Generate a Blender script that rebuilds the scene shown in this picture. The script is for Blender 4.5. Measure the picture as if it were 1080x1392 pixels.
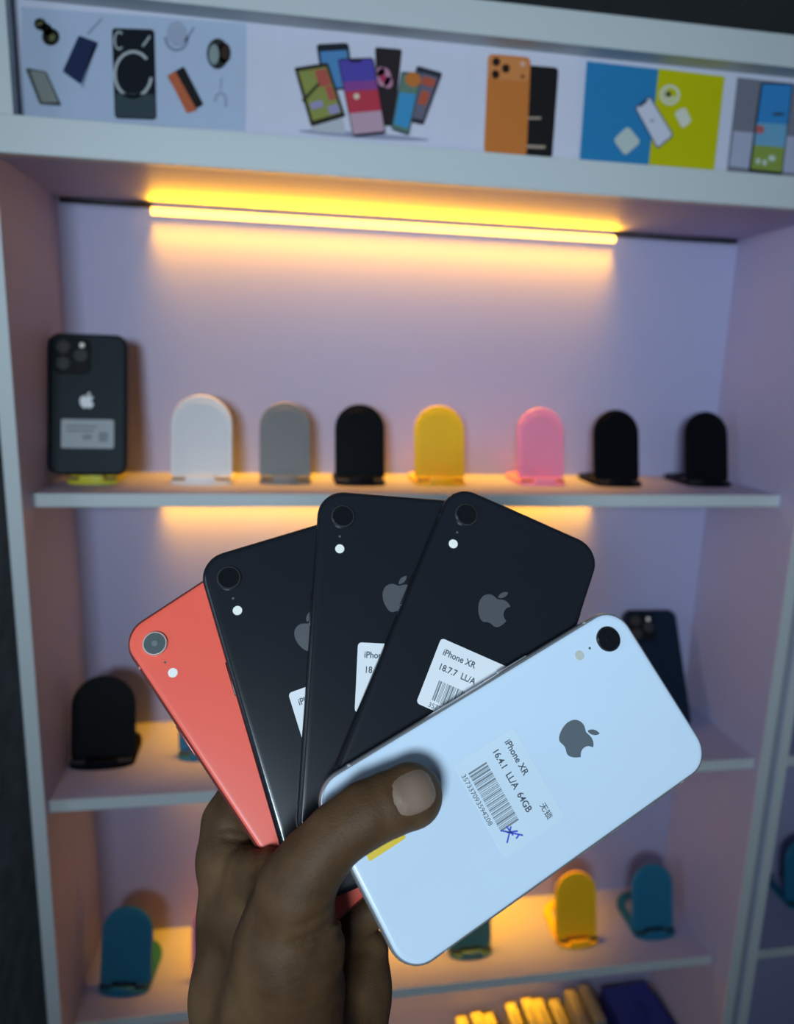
import bpy, bmesh, math, random
import numpy as np
from mathutils import Vector, Matrix

for o in list(bpy.data.objects): bpy.data.objects.remove(o, do_unlink=True)
scene = bpy.context.scene
COL = scene.collection
MM = 0.001

# ------------------------------------------------------------------ camera
# camera solved from the cabinet's edges (x right, y into the cabinet, z up, millimetres)
FPX, CX, CY = 980.0, 540.0, 696.0
CAM = np.array([239.316, -701.240, 106.931])
CV2W = np.array([[0.98768, -0.00151, 0.15647], [-0.15346, -0.20492, 0.96667], [0.03061, -0.97878, -0.20262]])
cam_data = bpy.data.cameras.new('camera')
cam = bpy.data.objects.new('camera', cam_data); COL.objects.link(cam)
cam_data.sensor_fit = 'HORIZONTAL'; cam_data.sensor_width = 36.0
cam_data.lens = FPX / 1080.0 * 36.0
cam_data.clip_start = 0.01
mw = Matrix.Identity(4)
for i in range(3):
    mw[i][0] = CV2W[i][0]; mw[i][1] = -CV2W[i][1]; mw[i][2] = -CV2W[i][2]; mw[i][3] = CAM[i] * MM
cam.matrix_world = mw
cam_data.dof.use_dof = True; cam_data.dof.focus_distance = 0.295; cam_data.dof.aperture_fstop = 9.5
scene.camera = cam

# ------------------------------------------------------------------ light
scene.view_settings.view_transform = 'Standard'
scene.view_settings.look = 'None'
scene.view_settings.gamma = 1.0
scene.view_settings.use_curve_mapping = False
scene.view_settings.exposure = 0.0
world = bpy.data.worlds.new('world'); scene.world = world
world.use_nodes = True
bg = world.node_tree.nodes['Background']
bg.inputs[0].default_value = (0.50, 0.66, 0.95, 1); bg.inputs[1].default_value = 0.08

def area_light(name, loc, target, size, power, color):
    d = bpy.data.lights.new(name, 'AREA'); d.energy = power; d.color = color
    d.shape = 'RECTANGLE'; d.size, d.size_y = size
    o = bpy.data.objects.new(name, d); COL.objects.link(o)
    o.location = loc
    o.rotation_euler = (Vector(target) - Vector(loc)).to_track_quat('-Z', 'Y').to_euler()
    return o
# cool white lamp of the shop, above and to the left of the photographer
area_light('shop_lamp', (-0.06, -1.60, 0.24), (0.46, 0.0, 0.22), (0.32, 0.28), 3.3, (0.72, 0.88, 1.0)).data.spread = math.radians(75)

# weaker daylight from a doorway on the left
area_light('doorway_daylight', (-1.35, -0.95, 0.25), (0.6, -0.1, 0.1), (0.5, 0.9), 4.5, (0.66, 0.82, 1.0))

# ------------------------------------------------------------------ helpers
def ray(px, py):
    return CV2W @ np.array([(px - CX) / FPX, (py - CY) / FPX, 1.0])
def on_plane(px, py, axis, val):            # pixel -> point (mm) on a world plane the thing touches
    d = ray(px, py); s = (val - CAM[axis]) / d[axis]
    return CAM + d * s

def mat(name, color, rough=0.5, metal=0.0, noise=0.0, nscale=40.0, bump=0.0, bscale=200.0, emit=None, estr=0.0, coat=0.0, spec=0.5, sss=0.0):
    m = bpy.data.materials.new(name); m.use_nodes = True
    nt = m.node_tree; b = nt.nodes['Principled BSDF']
    b.inputs['Base Color'].default_value = (*color, 1)
    b.inputs['Roughness'].default_value = rough
    b.inputs['Metallic'].default_value = metal
    b.inputs['Coat Weight'].default_value = coat
    b.inputs['Specular IOR Level'].default_value = spec
    if sss: b.inputs['Subsurface Weight'].default_value = sss; b.inputs['Subsurface Scale'].default_value = 0.004
    tc = nt.nodes.new('ShaderNodeTexCoord')
    if noise:
        n = nt.nodes.new('ShaderNodeTexNoise'); n.inputs['Scale'].default_value = nscale; n.inputs['Detail'].default_value = 4
        r = nt.nodes.new('ShaderNodeMix'); r.data_type = 'RGBA'
        r.inputs[6].default_value = (*[c * (1 - noise) for c in color], 1)
        r.inputs[7].default_value = (*[min(1, c * (1 + noise)) for c in color], 1)
        nt.links.new(tc.outputs['Object'], n.inputs['Vector'])
        nt.links.new(n.outputs['Fac'], r.inputs[0]); nt.links.new(r.outputs[2], b.inputs['Base Color'])
    if bump:
        n2 = nt.nodes.new('ShaderNodeTexNoise'); n2.inputs['Scale'].default_value = bscale; n2.inputs['Detail'].default_value = 3
        bp = nt.nodes.new('ShaderNodeBump'); bp.inputs['Strength'].default_value = bump; bp.inputs['Distance'].default_value = 0.0005
        nt.links.new(tc.outputs['Object'], n2.inputs['Vector'])
        nt.links.new(n2.outputs['Fac'], bp.inputs['Height']); nt.links.new(bp.outputs['Normal'], b.inputs['Normal'])
    if emit:
        b.inputs['Emission Color'].default_value = (*emit, 1); b.inputs['Emission Strength'].default_value = estr
    return m

_pal = {}
def ink(r, g, b, rough=0.45):               # printed colour given as an sRGB 0-255 triple
    k = (r, g, b, rough)
    if k not in _pal:
        lin = [((c / 255) / 12.92 if c / 255 <= .04045 else ((c / 255 + .055) / 1.055) ** 2.4) for c in (r, g, b)]
        lin = [c * .72 for c in lin]
        _pal[k] = mat('print_%02x%02x%02x' % (r, g, b), lin, .65, noise=0.04, nscale=60, spec=.1)
    return _pal[k]

def link_mesh(name, verts, faces, m, parent=None, smooth=False, angle=None):
    me = bpy.data.meshes.new(name)
    me.from_pydata([tuple(float(c) * MM for c in v) for v in verts], [], [tuple(int(i) for i in f) for f in faces])
    me.update()
    if m: me.materials.append(m)
    if smooth:
        me.polygons.foreach_set('use_smooth', [True] * len(me.polygons))
        if angle is not None: me.set_sharp_from_angle(angle=math.radians(angle))
    o = bpy.data.objects.new(name, me); COL.objects.link(o)
    if parent: o.parent = parent
    return o

def empty(name, loc=(0, 0, 0), basis=None):
    o = bpy.data.objects.new(name, None); COL.objects.link(o); o.empty_display_size = 0.02
    m4 = Matrix.Identity(4)
    if basis is not None:
        for i in range(3):
            for j in range(3): m4[i][j] = basis[i][j]
    for i in range(3): m4[i][3] = loc[i] * MM
    o.matrix_world = m4
    return o

def tag(o, label, cat=None, group=None, kind=None):
    o['label'] = label
    if cat: o['category'] = cat
    if group: o['group'] = group
    if kind: o['kind'] = kind
    return o

def box_data(x0, x1, y0, y1, z0, z1, bev=0.0):
    if bev <= 0:
        v = [(x, y, z) for z in (z0, z1) for y in (y0, y1) for x in (x0, x1)]
        f = [(0, 2, 3, 1), (4, 5, 7, 6), (0, 1, 5, 4), (2, 6, 7, 3), (0, 4, 6, 2), (1, 3, 7, 5)]
        return v, f
    bm = bmesh.new(); bmesh.ops.create_cube(bm, size=1)
    for w in bm.verts:
        w.co = Vector(((x0 + x1) / 2 + w.co.x * (x1 - x0), (y0 + y1) / 2 + w.co.y * (y1 - y0), (z0 + z1) / 2 + w.co.z * (z1 - z0)))
    bmesh.ops.bevel(bm, geom=bm.edges[:] + bm.verts[:], offset=bev, segments=2, affect='EDGES', profile=0.5)
    bm.verts.index_update()
    v = [tuple(w.co) for w in bm.verts]; f = [tuple(w.index for w in p.verts) for p in bm.faces]
    bm.free(); return v, f
def box(name, x0, x1, y0, y1, z0, z1, m, parent=None, bev=0.0):
    v, f = box_data(x0, x1, y0, y1, z0, z1, bev)
    return link_mesh(name, v, f, m, parent)

def rrect(w, h, r, n=8, cx=0, cy=0):
    pts = []
    for (sx, sy, a0) in ((1, 1, 0), (-1, 1, 90), (-1, -1, 180), (1, -1, 270)):
        for k in range(n + 1):
            a = math.radians(a0 + 90 * k / n)
            pts.append((cx + sx * (w / 2 - r) + r * math.cos(a), cy + sy * (h / 2 - r) + r * math.sin(a)))
    return pts
def circle(r, n=32, cx=0, cy=0):
    return [(cx + r * math.cos(2 * math.pi * k / n), cy + r * math.sin(2 * math.pi * k / n)) for k in range(n)]

def loft(rings, cap0=True, cap1=True):      # rings: equal-length 3-D loops, counter-clockwise seen from the last
    n = len(rings[0]); v = [p for r in rings for p in r]; f = []
    for i in range(len(rings) - 1):
        for k in range(n):
            k2 = (k + 1) % n
            f.append((i * n + k, i * n + k2, (i + 1) * n + k2, (i + 1) * n + k))
    if cap0: f.append(tuple(range(n))[::-1])
    if cap1: f.append(tuple((len(rings) - 1) * n + k for k in range(n)))
    return v, f
def inset(pts, d):                          # inset a counter-clockwise outline
    n = len(pts); out = []
    for i in range(n):
        a, b, c = Vector(pts[i - 1]), Vector(pts[i]), Vector(pts[(i + 1) % n])
        e1 = (b - a); e2 = (c - b)
        if e1.length < 1e-9: e1 = e2
        if e2.length < 1e-9: e2 = e1
        n1 = Vector((-e1.y, e1.x)).normalized(); n2 = Vector((-e2.y, e2.x)).normalized()
        nn = (n1 + n2)
        nn = nn.normalized() if nn.length > 1e-6 else n1
        s = d / max(.5, nn.dot(n1))
        out.append((b.x + nn.x * s, b.y + nn.y * s))
    return out
def plate(outline, z0, z1, bev=0.6):
    r = [inset(outline, bev), outline, outline, inset(outline, bev)]
    zs = [z0, z0 + bev, z1 - bev, z1]
    return loft([[(x, y, z) for x, y in q] for q, z in zip(r, zs)])
def flat(outlines, z):                      # several flat polygons in one mesh
    v, f = [], []
    for o in outlines:
        b = len(v); v += [(x, y, z) for x, y in o]; f.append(tuple(range(b, b + len(o))))
    return v, f
def merge(parts):
    v, f = [], []
    for a, b in parts:
        k = len(v); v += list(a); f += [tuple(i + k for i in q) for q in b]
    return v, f
def tube_data(path, r, n=10):
    rings = []
    for i, p in enumerate(path):
        a = Vector(path[max(0, i - 1)]); b = Vector(path[min(len(path) - 1, i + 1)])
        d = (b - a).normalized()
        u = d.orthogonal().normalized(); w = d.cross(u)
        rr = r[i] if isinstance(r, (list, tuple)) else r
        rings.append([tuple(Vector(p) + (u * math.cos(2 * math.pi * k / n) + w * math.sin(2 * math.pi * k / n)) * rr) for k in range(n)])
    return loft(rings)

def text_data(s, size, x, y, z, spacing=1.0, sx=1.0, align='LEFT', offset=0.0):
    c = bpy.data.curves.new('t', 'FONT'); c.body = s; c.size = size; c.space_character = spacing
    c.align_x = align; c.resolution_u = 3; c.offset = offset
    o = bpy.data.objects.new('t', c); COL.objects.link(o)
    bpy.context.view_layer.update()
    ev = o.evaluated_get(bpy.context.evaluated_depsgraph_get()); me = ev.to_mesh()
    v = [(x + w.co.x * sx, y + w.co.y, z) for w in me.vertices]; f = [tuple(p.vertices) for p in me.polygons]
    ev.to_mesh_clear(); bpy.data.objects.remove(o, do_unlink=True); bpy.data.curves.remove(c)
    return v, f

# ------------------------------------------------------------------ materials
LAV = mat('lavender_laminate', (0.36, 0.365, 0.56), 0.55, noise=0.03, nscale=6, bump=0.05, bscale=120)
WHITE = mat('white_edge_band', (0.52, 0.57, 0.58), 0.45, noise=0.03, nscale=9)
BANNER = mat('banner_vinyl', (0.55, 0.57, 0.70), 0.5, noise=0.03, nscale=5)
GROOVE = mat('grey_groove', (0.28, 0.32, 0.36), 0.6, noise=0.1, nscale=30)
CONC = mat('dark_stained_wall', (0.60, 0.69, 0.60), 0.9, noise=0.6, nscale=24, bump=0.4, bscale=30)
CEIL = mat('dark_ceiling_board', (0.20, 0.21, 0.23), 0.7, noise=0.2, nscale=3)
FLOOR = mat('grey_floor_tile', (0.25, 0.25, 0.25), 0.5, noise=0.15, nscale=5)
LED = mat('led_diffuser', (0.9, 0.8, 0.5), 0.4, emit=(1.0, 0.45, 0.035), estr=6.0)
ALU = mat('aluminium', (0.6, 0.6, 0.62), 0.35, metal=0.9, noise=0.04)
CABLE = mat('black_cable', (0.02, 0.02, 0.025), 0.5, noise=0.1)

# ------------------------------------------------------------------ the setting
ZF = -1400.0
W, D, ZH, ZM, Z3, Z4, Z5 = 800.0, 170.6, 269.7, -27.6, -346.3, -649.1, -950.0
YM, Y3, Y4, T, TP = 30.1, 11.3, 37.6, 13.2, 13.5
RB = W + 2 * 13 + 10                       # inner left face of the neighbouring bay
fl = box('floor', -3000, 4000, -4000, 1800, ZF - 20, ZF, FLOOR); fl['kind'] = 'structure'; fl['label'] = 'plain grey shop floor under the display cabinets'
wb = box('wall_back', -3000, 4000, 1700, 1760, ZF, 1000, CONC); wb['kind'] = 'structure'; wb['label'] = 'dark stained wall behind the display cabinets'
wl = box('wall_left', -3000, -230, 20, 1700, ZF, 1000, CONC); wl['kind'] = 'structure'; wl['label'] = 'dark stained wall at the left edge beside the display cabinet'
ce = box('ceiling', -3000, 4000, -900, 1760, 1012, 1040, CABLE); ce['kind'] = 'structure'; ce['label'] = 'dark boarded ceiling above the display cabinets'
pb = None
for i in range(12):
    x0 = 1350 - 300 * 8 + 300 * i
    if pb is None:
        pb = box('ceiling_board', 2, 298, -900, 1700, 1000, 1011, CEIL, ce, 1.5)
        o = pb
    else:
        o = pb.copy(); COL.objects.link(o); o.parent = ce
    o.location.x = x0 * MM

# ------------------------------------------------------------------ display cabinets
def shelf(parent, x0, x1, y0, z, zt=T):
    s = box('shelf', x0, x1, y0 + 1.2, D, z - zt, z, LAV, parent)
    box('edge_strip', x0, x1, y0, y0 + 1.2, z - zt, z, WHITE, s)
def panel(parent, x0, x1, name='side_panel'):
    s = box(name, x0, x1, 1.2, D, ZF, 424, LAV, parent)
    box('edge_strip', x0, x1, 0, 1.2, ZF, 424, WHITE, s)

def cabinet(label, xl, xr, levels, tl):
    c = empty('display_cabinet', ((xl + xr) / 2, D / 2, ZF))
    tag(c, label, 'cabinet')
    c0 = ((xl + xr) / 2, D / 2, ZF)
    def P(o): o.location = Vector(o.location) - Vector(c0) * MM
    before = set(bpy.data.objects)
    panel(c, xl - tl, xl); panel(c, xr, xr + 13)
    box('back_panel', xl - tl, xr + 13, D, D + 9, ZF, 424, LAV, c)
    for (y0, z) in levels: shelf(c, xl, xr, y0, z)
    # header box: bottom board, top board, rails, stiles and recessed sign board
    box('header_bottom_board', xl, xr, 10, D, ZH, ZH + 12, LAV, c)
    box('header_rail', xl - tl, xr + 13, -3, 10, ZH, 300, WHITE, c, 0.8)
    box('header_rail', xl - tl, xr + 13, -3, 20, 396, 424, WHITE, c, 0.8)
    box('header_top_board', xl, xr, 20, D, 412, 424, WHITE, c)
    box('header_stile', xl - tl, xl + 17.5, -2.6, 10, 300, 396, WHITE, c)
    box('header_stile', xr - 17.5, xr + 13, -2.6, 10, 300, 396, WHITE, c)
    box('sign_board', xl, xr, 20, 24, 290, 398, BANNER, c)
    for o in set(bpy.data.objects) - before:
        if o.parent is c: P(o)
    return c
LV = [(YM, ZM), (Y3, Z3), (Y4, Z4), (Y4, Z5)]
cab = cabinet('tall lavender display cabinet with four lit shelves and a picture sign across the top', 0, W, LV, TP)
cab2 = cabinet('neighbouring display cabinet cut off by the right edge of the photo', RB, RB + 640, [(Y3, Z3), (Y4, Z4), (Y4, Z5)], 13)
gr = box('divider_filler', W + 13, RB - 13, 4, D, ZF, 424, GROOVE, cab)
gr.location = -Vector(((0 + W) / 2, D / 2, ZF)) * MM

LED_W = 0.80
# LED strips in the back corner under the header and the shelves
def led(ztop, x0, x1, label, wires=True):
    xc = (x0 + x1) / 2
    r = empty('led_strip', (xc, D, ztop)); tag(r, label, 'light strip', 'LED strips under the shelves')
    h = (x1 - x0) / 2
    box('channel', -h, h, -3.0, 0, -13, -5, ALU, r)
    prof = [(-3.0 - 3.5 * math.sin(math.pi * k / 8) * 0.9, -13 + 8 * k / 8) for k in range(9)]
    rings = [[(x, a, b) for a, b in prof] for x in (-h, h)]
    v, f = loft(rings)
    link_mesh('diffuser', v, f, LED, r, True, 40)
    for pw, loc, ax, sp in ((LED_W, (0, -5.0, -13.2), -2, 52), (LED_W * .55, (0, -7.0, -8.6), 118, 78)):   # light thrown down, and up onto the board
        ld = bpy.data.lights.new('led_light', 'AREA'); ld.shape = 'RECTANGLE'; ld.size = 2 * h * MM; ld.size_y = 0.006
        ld.energy = pw; ld.color = (1.0, 0.43, 0.002); ld.spread = math.radians(sp)
        lo_ = bpy.data.objects.new('led_light', ld); COL.objects.link(lo_); lo_.parent = r
        lo_.location = [c * MM for c in loc]; lo_.rotation_euler = (math.radians(-ax if ax > 0 else ax), 0, 0)
    if wires:
        for a, b in ((4 - xc, -h), (h, W - 4 - xc)):
            link_mesh('cable', *tube_data([(a, -3, -3), ((a + b) / 2, -3, -3.5), (b, -3, -3)], 2.6), CABLE, r, True)
led(ZH, 98, 636, 'glowing amber light strip under the picture sign header')
led(ZM - T, 98, 636, 'amber light strip under the shelf with seven coloured stands')
led(Z3 - T, 98, 636, 'amber light strip under the shelf with the black stand at its left end')
led(Z4 - T, 98, 636, 'amber light strip under the lowest visible shelf, above the packages')

# ------------------------------------------------------------------ printed pictures on the sign
YB = 20.0
def pic_pt(px, py, layer):
    p = on_plane(px, py, 1, YB - 0.35 * layer - 0.1); return p
class Poster:
    def __init__(s, label, quad, color):
        c = sum(pic_pt(*q, 1) for q in quad) / 4
        s.c = c
        s.root = empty('poster', (c[0], c[1], min(pic_pt(*q, 1)[2] for q in quad)))
        s.c = np.array([c[0], c[1], min(pic_pt(*q, 1)[2] for q in quad)])
        tag(s.root, label, 'poster', 'pictures on the header sign')
        s.add('paper', [quad], color, 1)
    def add(s, name, polys, color, layer, parent=None):
        v, f = [], []
        for q in polys:
            P = [pic_pt(x, y, layer) - s.c for x, y in q]
            area = sum(P[i - 1][0] * P[i][2] - P[i][0] * P[i - 1][2] for i in range(len(P)))
            if area < 0: P = P[::-1]
            b = len(v); v += [tuple(p) for p in P]; f.append(tuple(range(b, b + len(q))))
        return link_mesh(name, v, f, ink(*color), parent or s.root)
def ell(cx, cy, rx, ry, rot=0, n=20):
    a = math.radians(rot)
    return [(cx + rx * math.cos(t) * math.cos(a) - ry * math.sin(t) * math.sin(a), cy + rx * math.cos(t) * math.sin(a) + ry * math.sin(t) * math.cos(a)) for t in [2 * math.pi * k / n for k in range(n)]]
def arc(cx, cy, rx, ry, a0, a1, w, n=16):
    o, i = [], []
    for k in range(n + 1):
        t = math.radians(a0 + (a1 - a0) * k / n)
        o.append((cx + rx * math.cos(t), cy + ry * math.sin(t))); i.append((cx + (rx - w) * math.cos(t), cy + (ry - w) * math.sin(t)))
    return [[o[k], o[k + 1], i[k + 1], i[k]] for k in range(n)]
def rq(quad, r=0.16, n=4):                   # quad with rounded corners
    out = []
    for i in range(4):
        a, b, c = (np.array(quad[i - 1], float), np.array(quad[i], float), np.array(quad[(i + 1) % 4], float))
        m = min(np.linalg.norm(a - b), np.linalg.norm(c - b)) * r
        p0 = b + (a - b) / np.linalg.norm(a - b) * m; p2 = b + (c - b) / np.linalg.norm(c - b) * m
        for k in range(n + 1):
            t = k / n; out.append(tuple((1 - t) ** 2 * p0 + 2 * t * (1 - t) * b + t * t * p2))
    return out
def sub(quad, u0, u1, v0, v1):               # sub-quad of tl,tr,br,bl
    tl, tr, br, bl = [np.array(q, float) for q in quad]
    g = lambda u, v: tuple((tl * (1 - u) + tr * u) * (1 - v) + (bl * (1 - u) + br * u) * v)
    return [g(u0, v0), g(u1, v0), g(u1, v1), g(u0, v1)]

# 1: accessories on pale blue
p = Poster('pale blue picture of phone accessories at the left end of the sign', [(29, 9), (335, 32), (334, 178), (30, 160)], (196, 212, 238))
p.add('printed_earphones', [ell(55, 33, 9, 8, 40), ell(69, 50, 12, 12), ell(64, 40, 7, 9, -30)], (26, 30, 24), 2)
p.add('printed_earphone_glint', [ell(71, 51, 4, 5, 20), ell(54, 32, 5, 2, -25)], (112, 112, 70), 3)
p.add('printed_phone', [rq([(107, 48), (134, 58), (110, 115), (85, 97)], .1)], (36, 50, 88), 2)
p.add('printed_cable', [[(110, 118), (128, 62), (130, 63), (113, 119)], [(118, 46), (138, 24), (139, 26), (120, 47)]], (140, 160, 186), 2)
p.add('printed_phone_case', [rq([(34, 92), (63, 97), (84, 144), (54, 142)], .12)], (84, 92, 92), 2)
p.add('printed_phone_face', [rq([(41, 96), (61, 98), (79, 139), (57, 139)], .12)], (150, 156, 150), 3)
q = [(152, 38), (210, 40), (213, 163), (156, 161)]
ph = p.add('printed_phone', [rq(q, .1)], (22, 28, 38), 2)
p.add('printed_phone_lower', [sub(q, .02, .98, .72, .985)], (62, 78, 84), 3)
p.add('printed_charging_ring', arc(181, 101, 27, 33, 8, 318, 4), (196, 204, 206), 3)
p.add('printed_camera_ring', arc(162, 55, 7.5, 13, 50, 310, 2.6) + [[(193, 62), (203, 48), (205, 50), (195, 64)]], (190, 198, 202), 3)
p.add('printed_coil', arc(240, 50, 17, 20, 0, 180, 4) + [[(250, 56), (263, 36), (265, 38), (252, 58)]], (146, 158, 186), 2)
p.add('printed_coil_face', [ell(240, 45, 13, 17)], (178, 188, 212), 3)
p.add('printed_phone', [rq([(227, 103), (250, 90), (277, 142), (256, 154)], .1)], (34, 34, 34), 2)
p.add('printed_phone_back', [rq([(228, 103), (238, 96), (268, 150), (254, 154)], .1)], (206, 110, 74), 3)
p.add('printed_watch', [ell(296, 73, 15, 21), ell(305, 72, 9, 14)], (46, 50, 50), 2)
p.add('printed_watch_face', [ell(291, 74, 7, 14)], (150, 166, 166), 3)
p.add('printed_watch_strap', [ell(306, 71, 6, 10)], (62, 44, 40), 3)
p.add('printed_earbud', arc(300, 138, 9, 13, 180, 400, 3) + [[(300, 105), (302, 105), (301, 122), (299, 122)]], (160, 172, 196), 2)

# 2: fan of smartphones on white
p = Poster('picture of seven smartphones fanned out on white, left of the orange phone', [(337, 33), (640, 56), (636, 200), (336, 178)], (232, 232, 250))
p.add('printed_shadow', [ell(495, 184, 90, 4, 4)], (164, 168, 196), 2)
q = [(430, 60), (474, 58), (482, 120), (440, 125)]
p.add('printed_phone', [rq(q, .12)], (40, 44, 54), 2); p.add('printed_screen', [sub(q, .08, .92, .16, .95)], (92, 150, 205), 3)
q = [(510, 64), (547, 67), (536, 172), (514, 170)]
p.add('printed_phone', [rq(q, .1)], (50, 42, 46), 2); p.add('printed_flower', [ell(522, 105, 10, 13), ell(518, 98, 6, 7), ell(528, 112, 6, 8)], (214, 150, 178), 3)
p.add('printed_flower_heart', [ell(521, 106, 4, 5)], (190, 60, 100), 4)
q = [(567, 89), (602, 99), (576, 170), (548, 163)]
p.add('printed_phone', [rq(q, .1)], (52, 54, 66), 4); p.add('printed_screen', [sub(q, .1, .9, .1, .92)], (116, 112, 132), 5)
p.add('printed_icons', [sub(q, .35, .85, .15, .3), sub(q, .45, .8, .4, .65)], (200, 96, 70), 6)
q = [(400, 92), (446, 85), (470, 158), (423, 172)]
p.add('printed_phone', [rq(q, .06)], (48, 46, 36), 4); p.add('printed_screen', [sub(q, .09, .92, .07, .92)], (156, 160, 84), 5)
p.add('printed_icons', [sub(q, .55, .9, .1, .4), sub(q, .7, .9, .42, .66)], (196, 96, 84), 6)
p.add('printed_icons', [sub(q, .15, .5, .62, .74), sub(q, .6, .9, .75, .9)], (168, 160, 204), 6)
p.add('printed_stripe', [[(410, 136), (433, 112), (435, 115), (413, 139)]], (60, 56, 40), 6)
p.add('printed_screen', [rq([(421, 174), (466, 160), (470, 182), (430, 179)], .1)], (204, 206, 214), 3)
q = [(546, 97), (575, 99), (556, 184), (532, 176)]
p.add('printed_phone', [rq(q, .1)], (70, 96, 110), 6); p.add('printed_screen', [sub(q, .06, .94, .04, .96)], (108, 138, 120), 7)
p.add('printed_wallpaper', [sub(q, .1, .9, .35, .9)], (72, 160, 214), 8); p.add('printed_wallpaper', [ell(562, 108, 11, 10, 20)], (214, 126, 60), 8)
q = [(459, 80), (508, 78), (525, 181), (480, 186)]
p.add('printed_phone', [rq(q, .1)], (54, 46, 66), 9); sc = (86, 76, 178)
p.add('printed_screen', [sub(q, .03, .97, .02, .3)], (92, 80, 180), 10); p.add('printed_screen', [sub(q, .03, .97, .3, .42)], (150, 78, 156), 10)
p.add('printed_screen', [sub(q, .03, .97, .42, .7)], (206, 66, 84), 10); p.add('printed_screen', [sub(q, .03, .97, .7, .97)], (206, 172, 190), 10)
p.add('printed_notch', [sub(q, .33, .66, .02, .05)], (40, 36, 50), 11); p.add('printed_moon', [ell(485, 131, 4, 4)], (246, 226, 200), 11)

# 3: orange phone and its dark front
p = Poster('picture of an orange triple-camera phone beside a dark one on white', [(642, 56), (790, 69), (784, 217), (638, 201)], (232, 232, 250))
q = [(712, 88), (760, 92), (751, 216), (708, 212)]
p.add('printed_phone', [rq(q, .14)], (34, 32, 34), 2)
p.add('printed_finger', [[(718, 159), (736, 159), (736, 162), (718, 162)]], (190, 170, 150), 3)
p.add('printed_finger', [[(716, 197), (742, 198), (741, 202), (716, 201)]], (190, 170, 150), 3)
q = [(664, 73), (722, 78), (716, 213), (658, 208)]
p.add('printed_phone', [rq(q, .14)], (222, 132, 62), 4)
p.add('printed_camera_plateau', [rq(sub(q, .03, .97, .02, .25), .2)], (232, 148, 84), 5)
p.add('printed_lens', [ell(675, 84, 5.5, 6), ell(674, 101, 5.5, 6), ell(688, 93, 5.5, 6)], (48, 30, 26), 6)
p.add('printed_flash', [ell(711, 87, 3.5, 3.5)], (240, 190, 170), 6); p.add('printed_flash', [ell(711, 104, 2.5, 3)], (150, 70, 40), 6)

# 4: blue and yellow flat lay
p = Poster('blue and yellow picture of a white phone with earbuds', [(798, 83), (986, 104), (971, 235), (788, 222)], (48, 140, 198))
p.add('printed_yellow_half', [[(896, 93), (986, 104), (971, 235), (882, 228)]], (212, 208, 10), 2)
p.add('printed_adapter', [rq([(854, 171), (872, 193), (850, 212), (834, 190)], .22)], (206, 220, 214), 3)
q = [(863, 146), (884, 130), (917, 184), (894, 203)]
p.add('printed_phone', [rq(q, .14)], (70, 78, 116), 3); p.add('printed_screen', [rq(sub(q, .06, .94, .03, .97), .12)], (226, 228, 244), 4)
p.add('printed_notch', [sub(q, .25, .75, .02, .07)], (60, 66, 96), 5)
p.add('printed_screen_mark', [ell(887, 164, 3, 1.5, -30)], (150, 150, 170), 5)
p.add('printed_coiled_cable', arc(911, 129, 14, 14, 0, 360, 4) + arc(911, 129, 8, 8, 20, 250, 4), (232, 236, 214), 3)
p.add('printed_adapter', [ell(909, 128, 4, 4)], (70, 84, 50), 4)
p.add('printed_earbud_case', [rq([(917, 153), (932, 145), (941, 165), (928, 175)], .3)], (236, 236, 220), 3)

# 5: tall phone standing on grey
p = Poster('grey picture of a standing phone with a blue screen at the sign’s right', [(1003, 105), (1135, 120), (1118, 251), (988, 237)], (130, 132, 146))
p.add('printed_tabletop', [[(998, 178), (1125, 190), (1119, 240), (992, 226)]], (186, 190, 216), 2)
q = [(1035, 112), (1079, 113), (1064, 238), (1018, 233)]
p.add('printed_phone', [rq(q, .08)], (26, 34, 44), 3); p.add('printed_screen', [sub(q, .06, .97, .02, .45)], (60, 146, 216), 4)
p.add('printed_screen', [sub(q, .06, .97, .45, .7)], (120, 180, 216), 4); p.add('printed_screen', [sub(q, .06, .97, .7, .97)], (150, 170, 80), 4)
p.add('printed_icons', [ell(1034, 176, 6, 6), ], (196, 110, 110), 5); p.add('printed_icons', [ell(1031, 219, 3, 4), ell(1040, 221, 3, 4), ell(1050, 215, 5, 4)], (214, 232, 220), 5)
p.add('printed_bird', [ell(1059, 155, 9, 2)], (60, 70, 76), 5)

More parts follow.
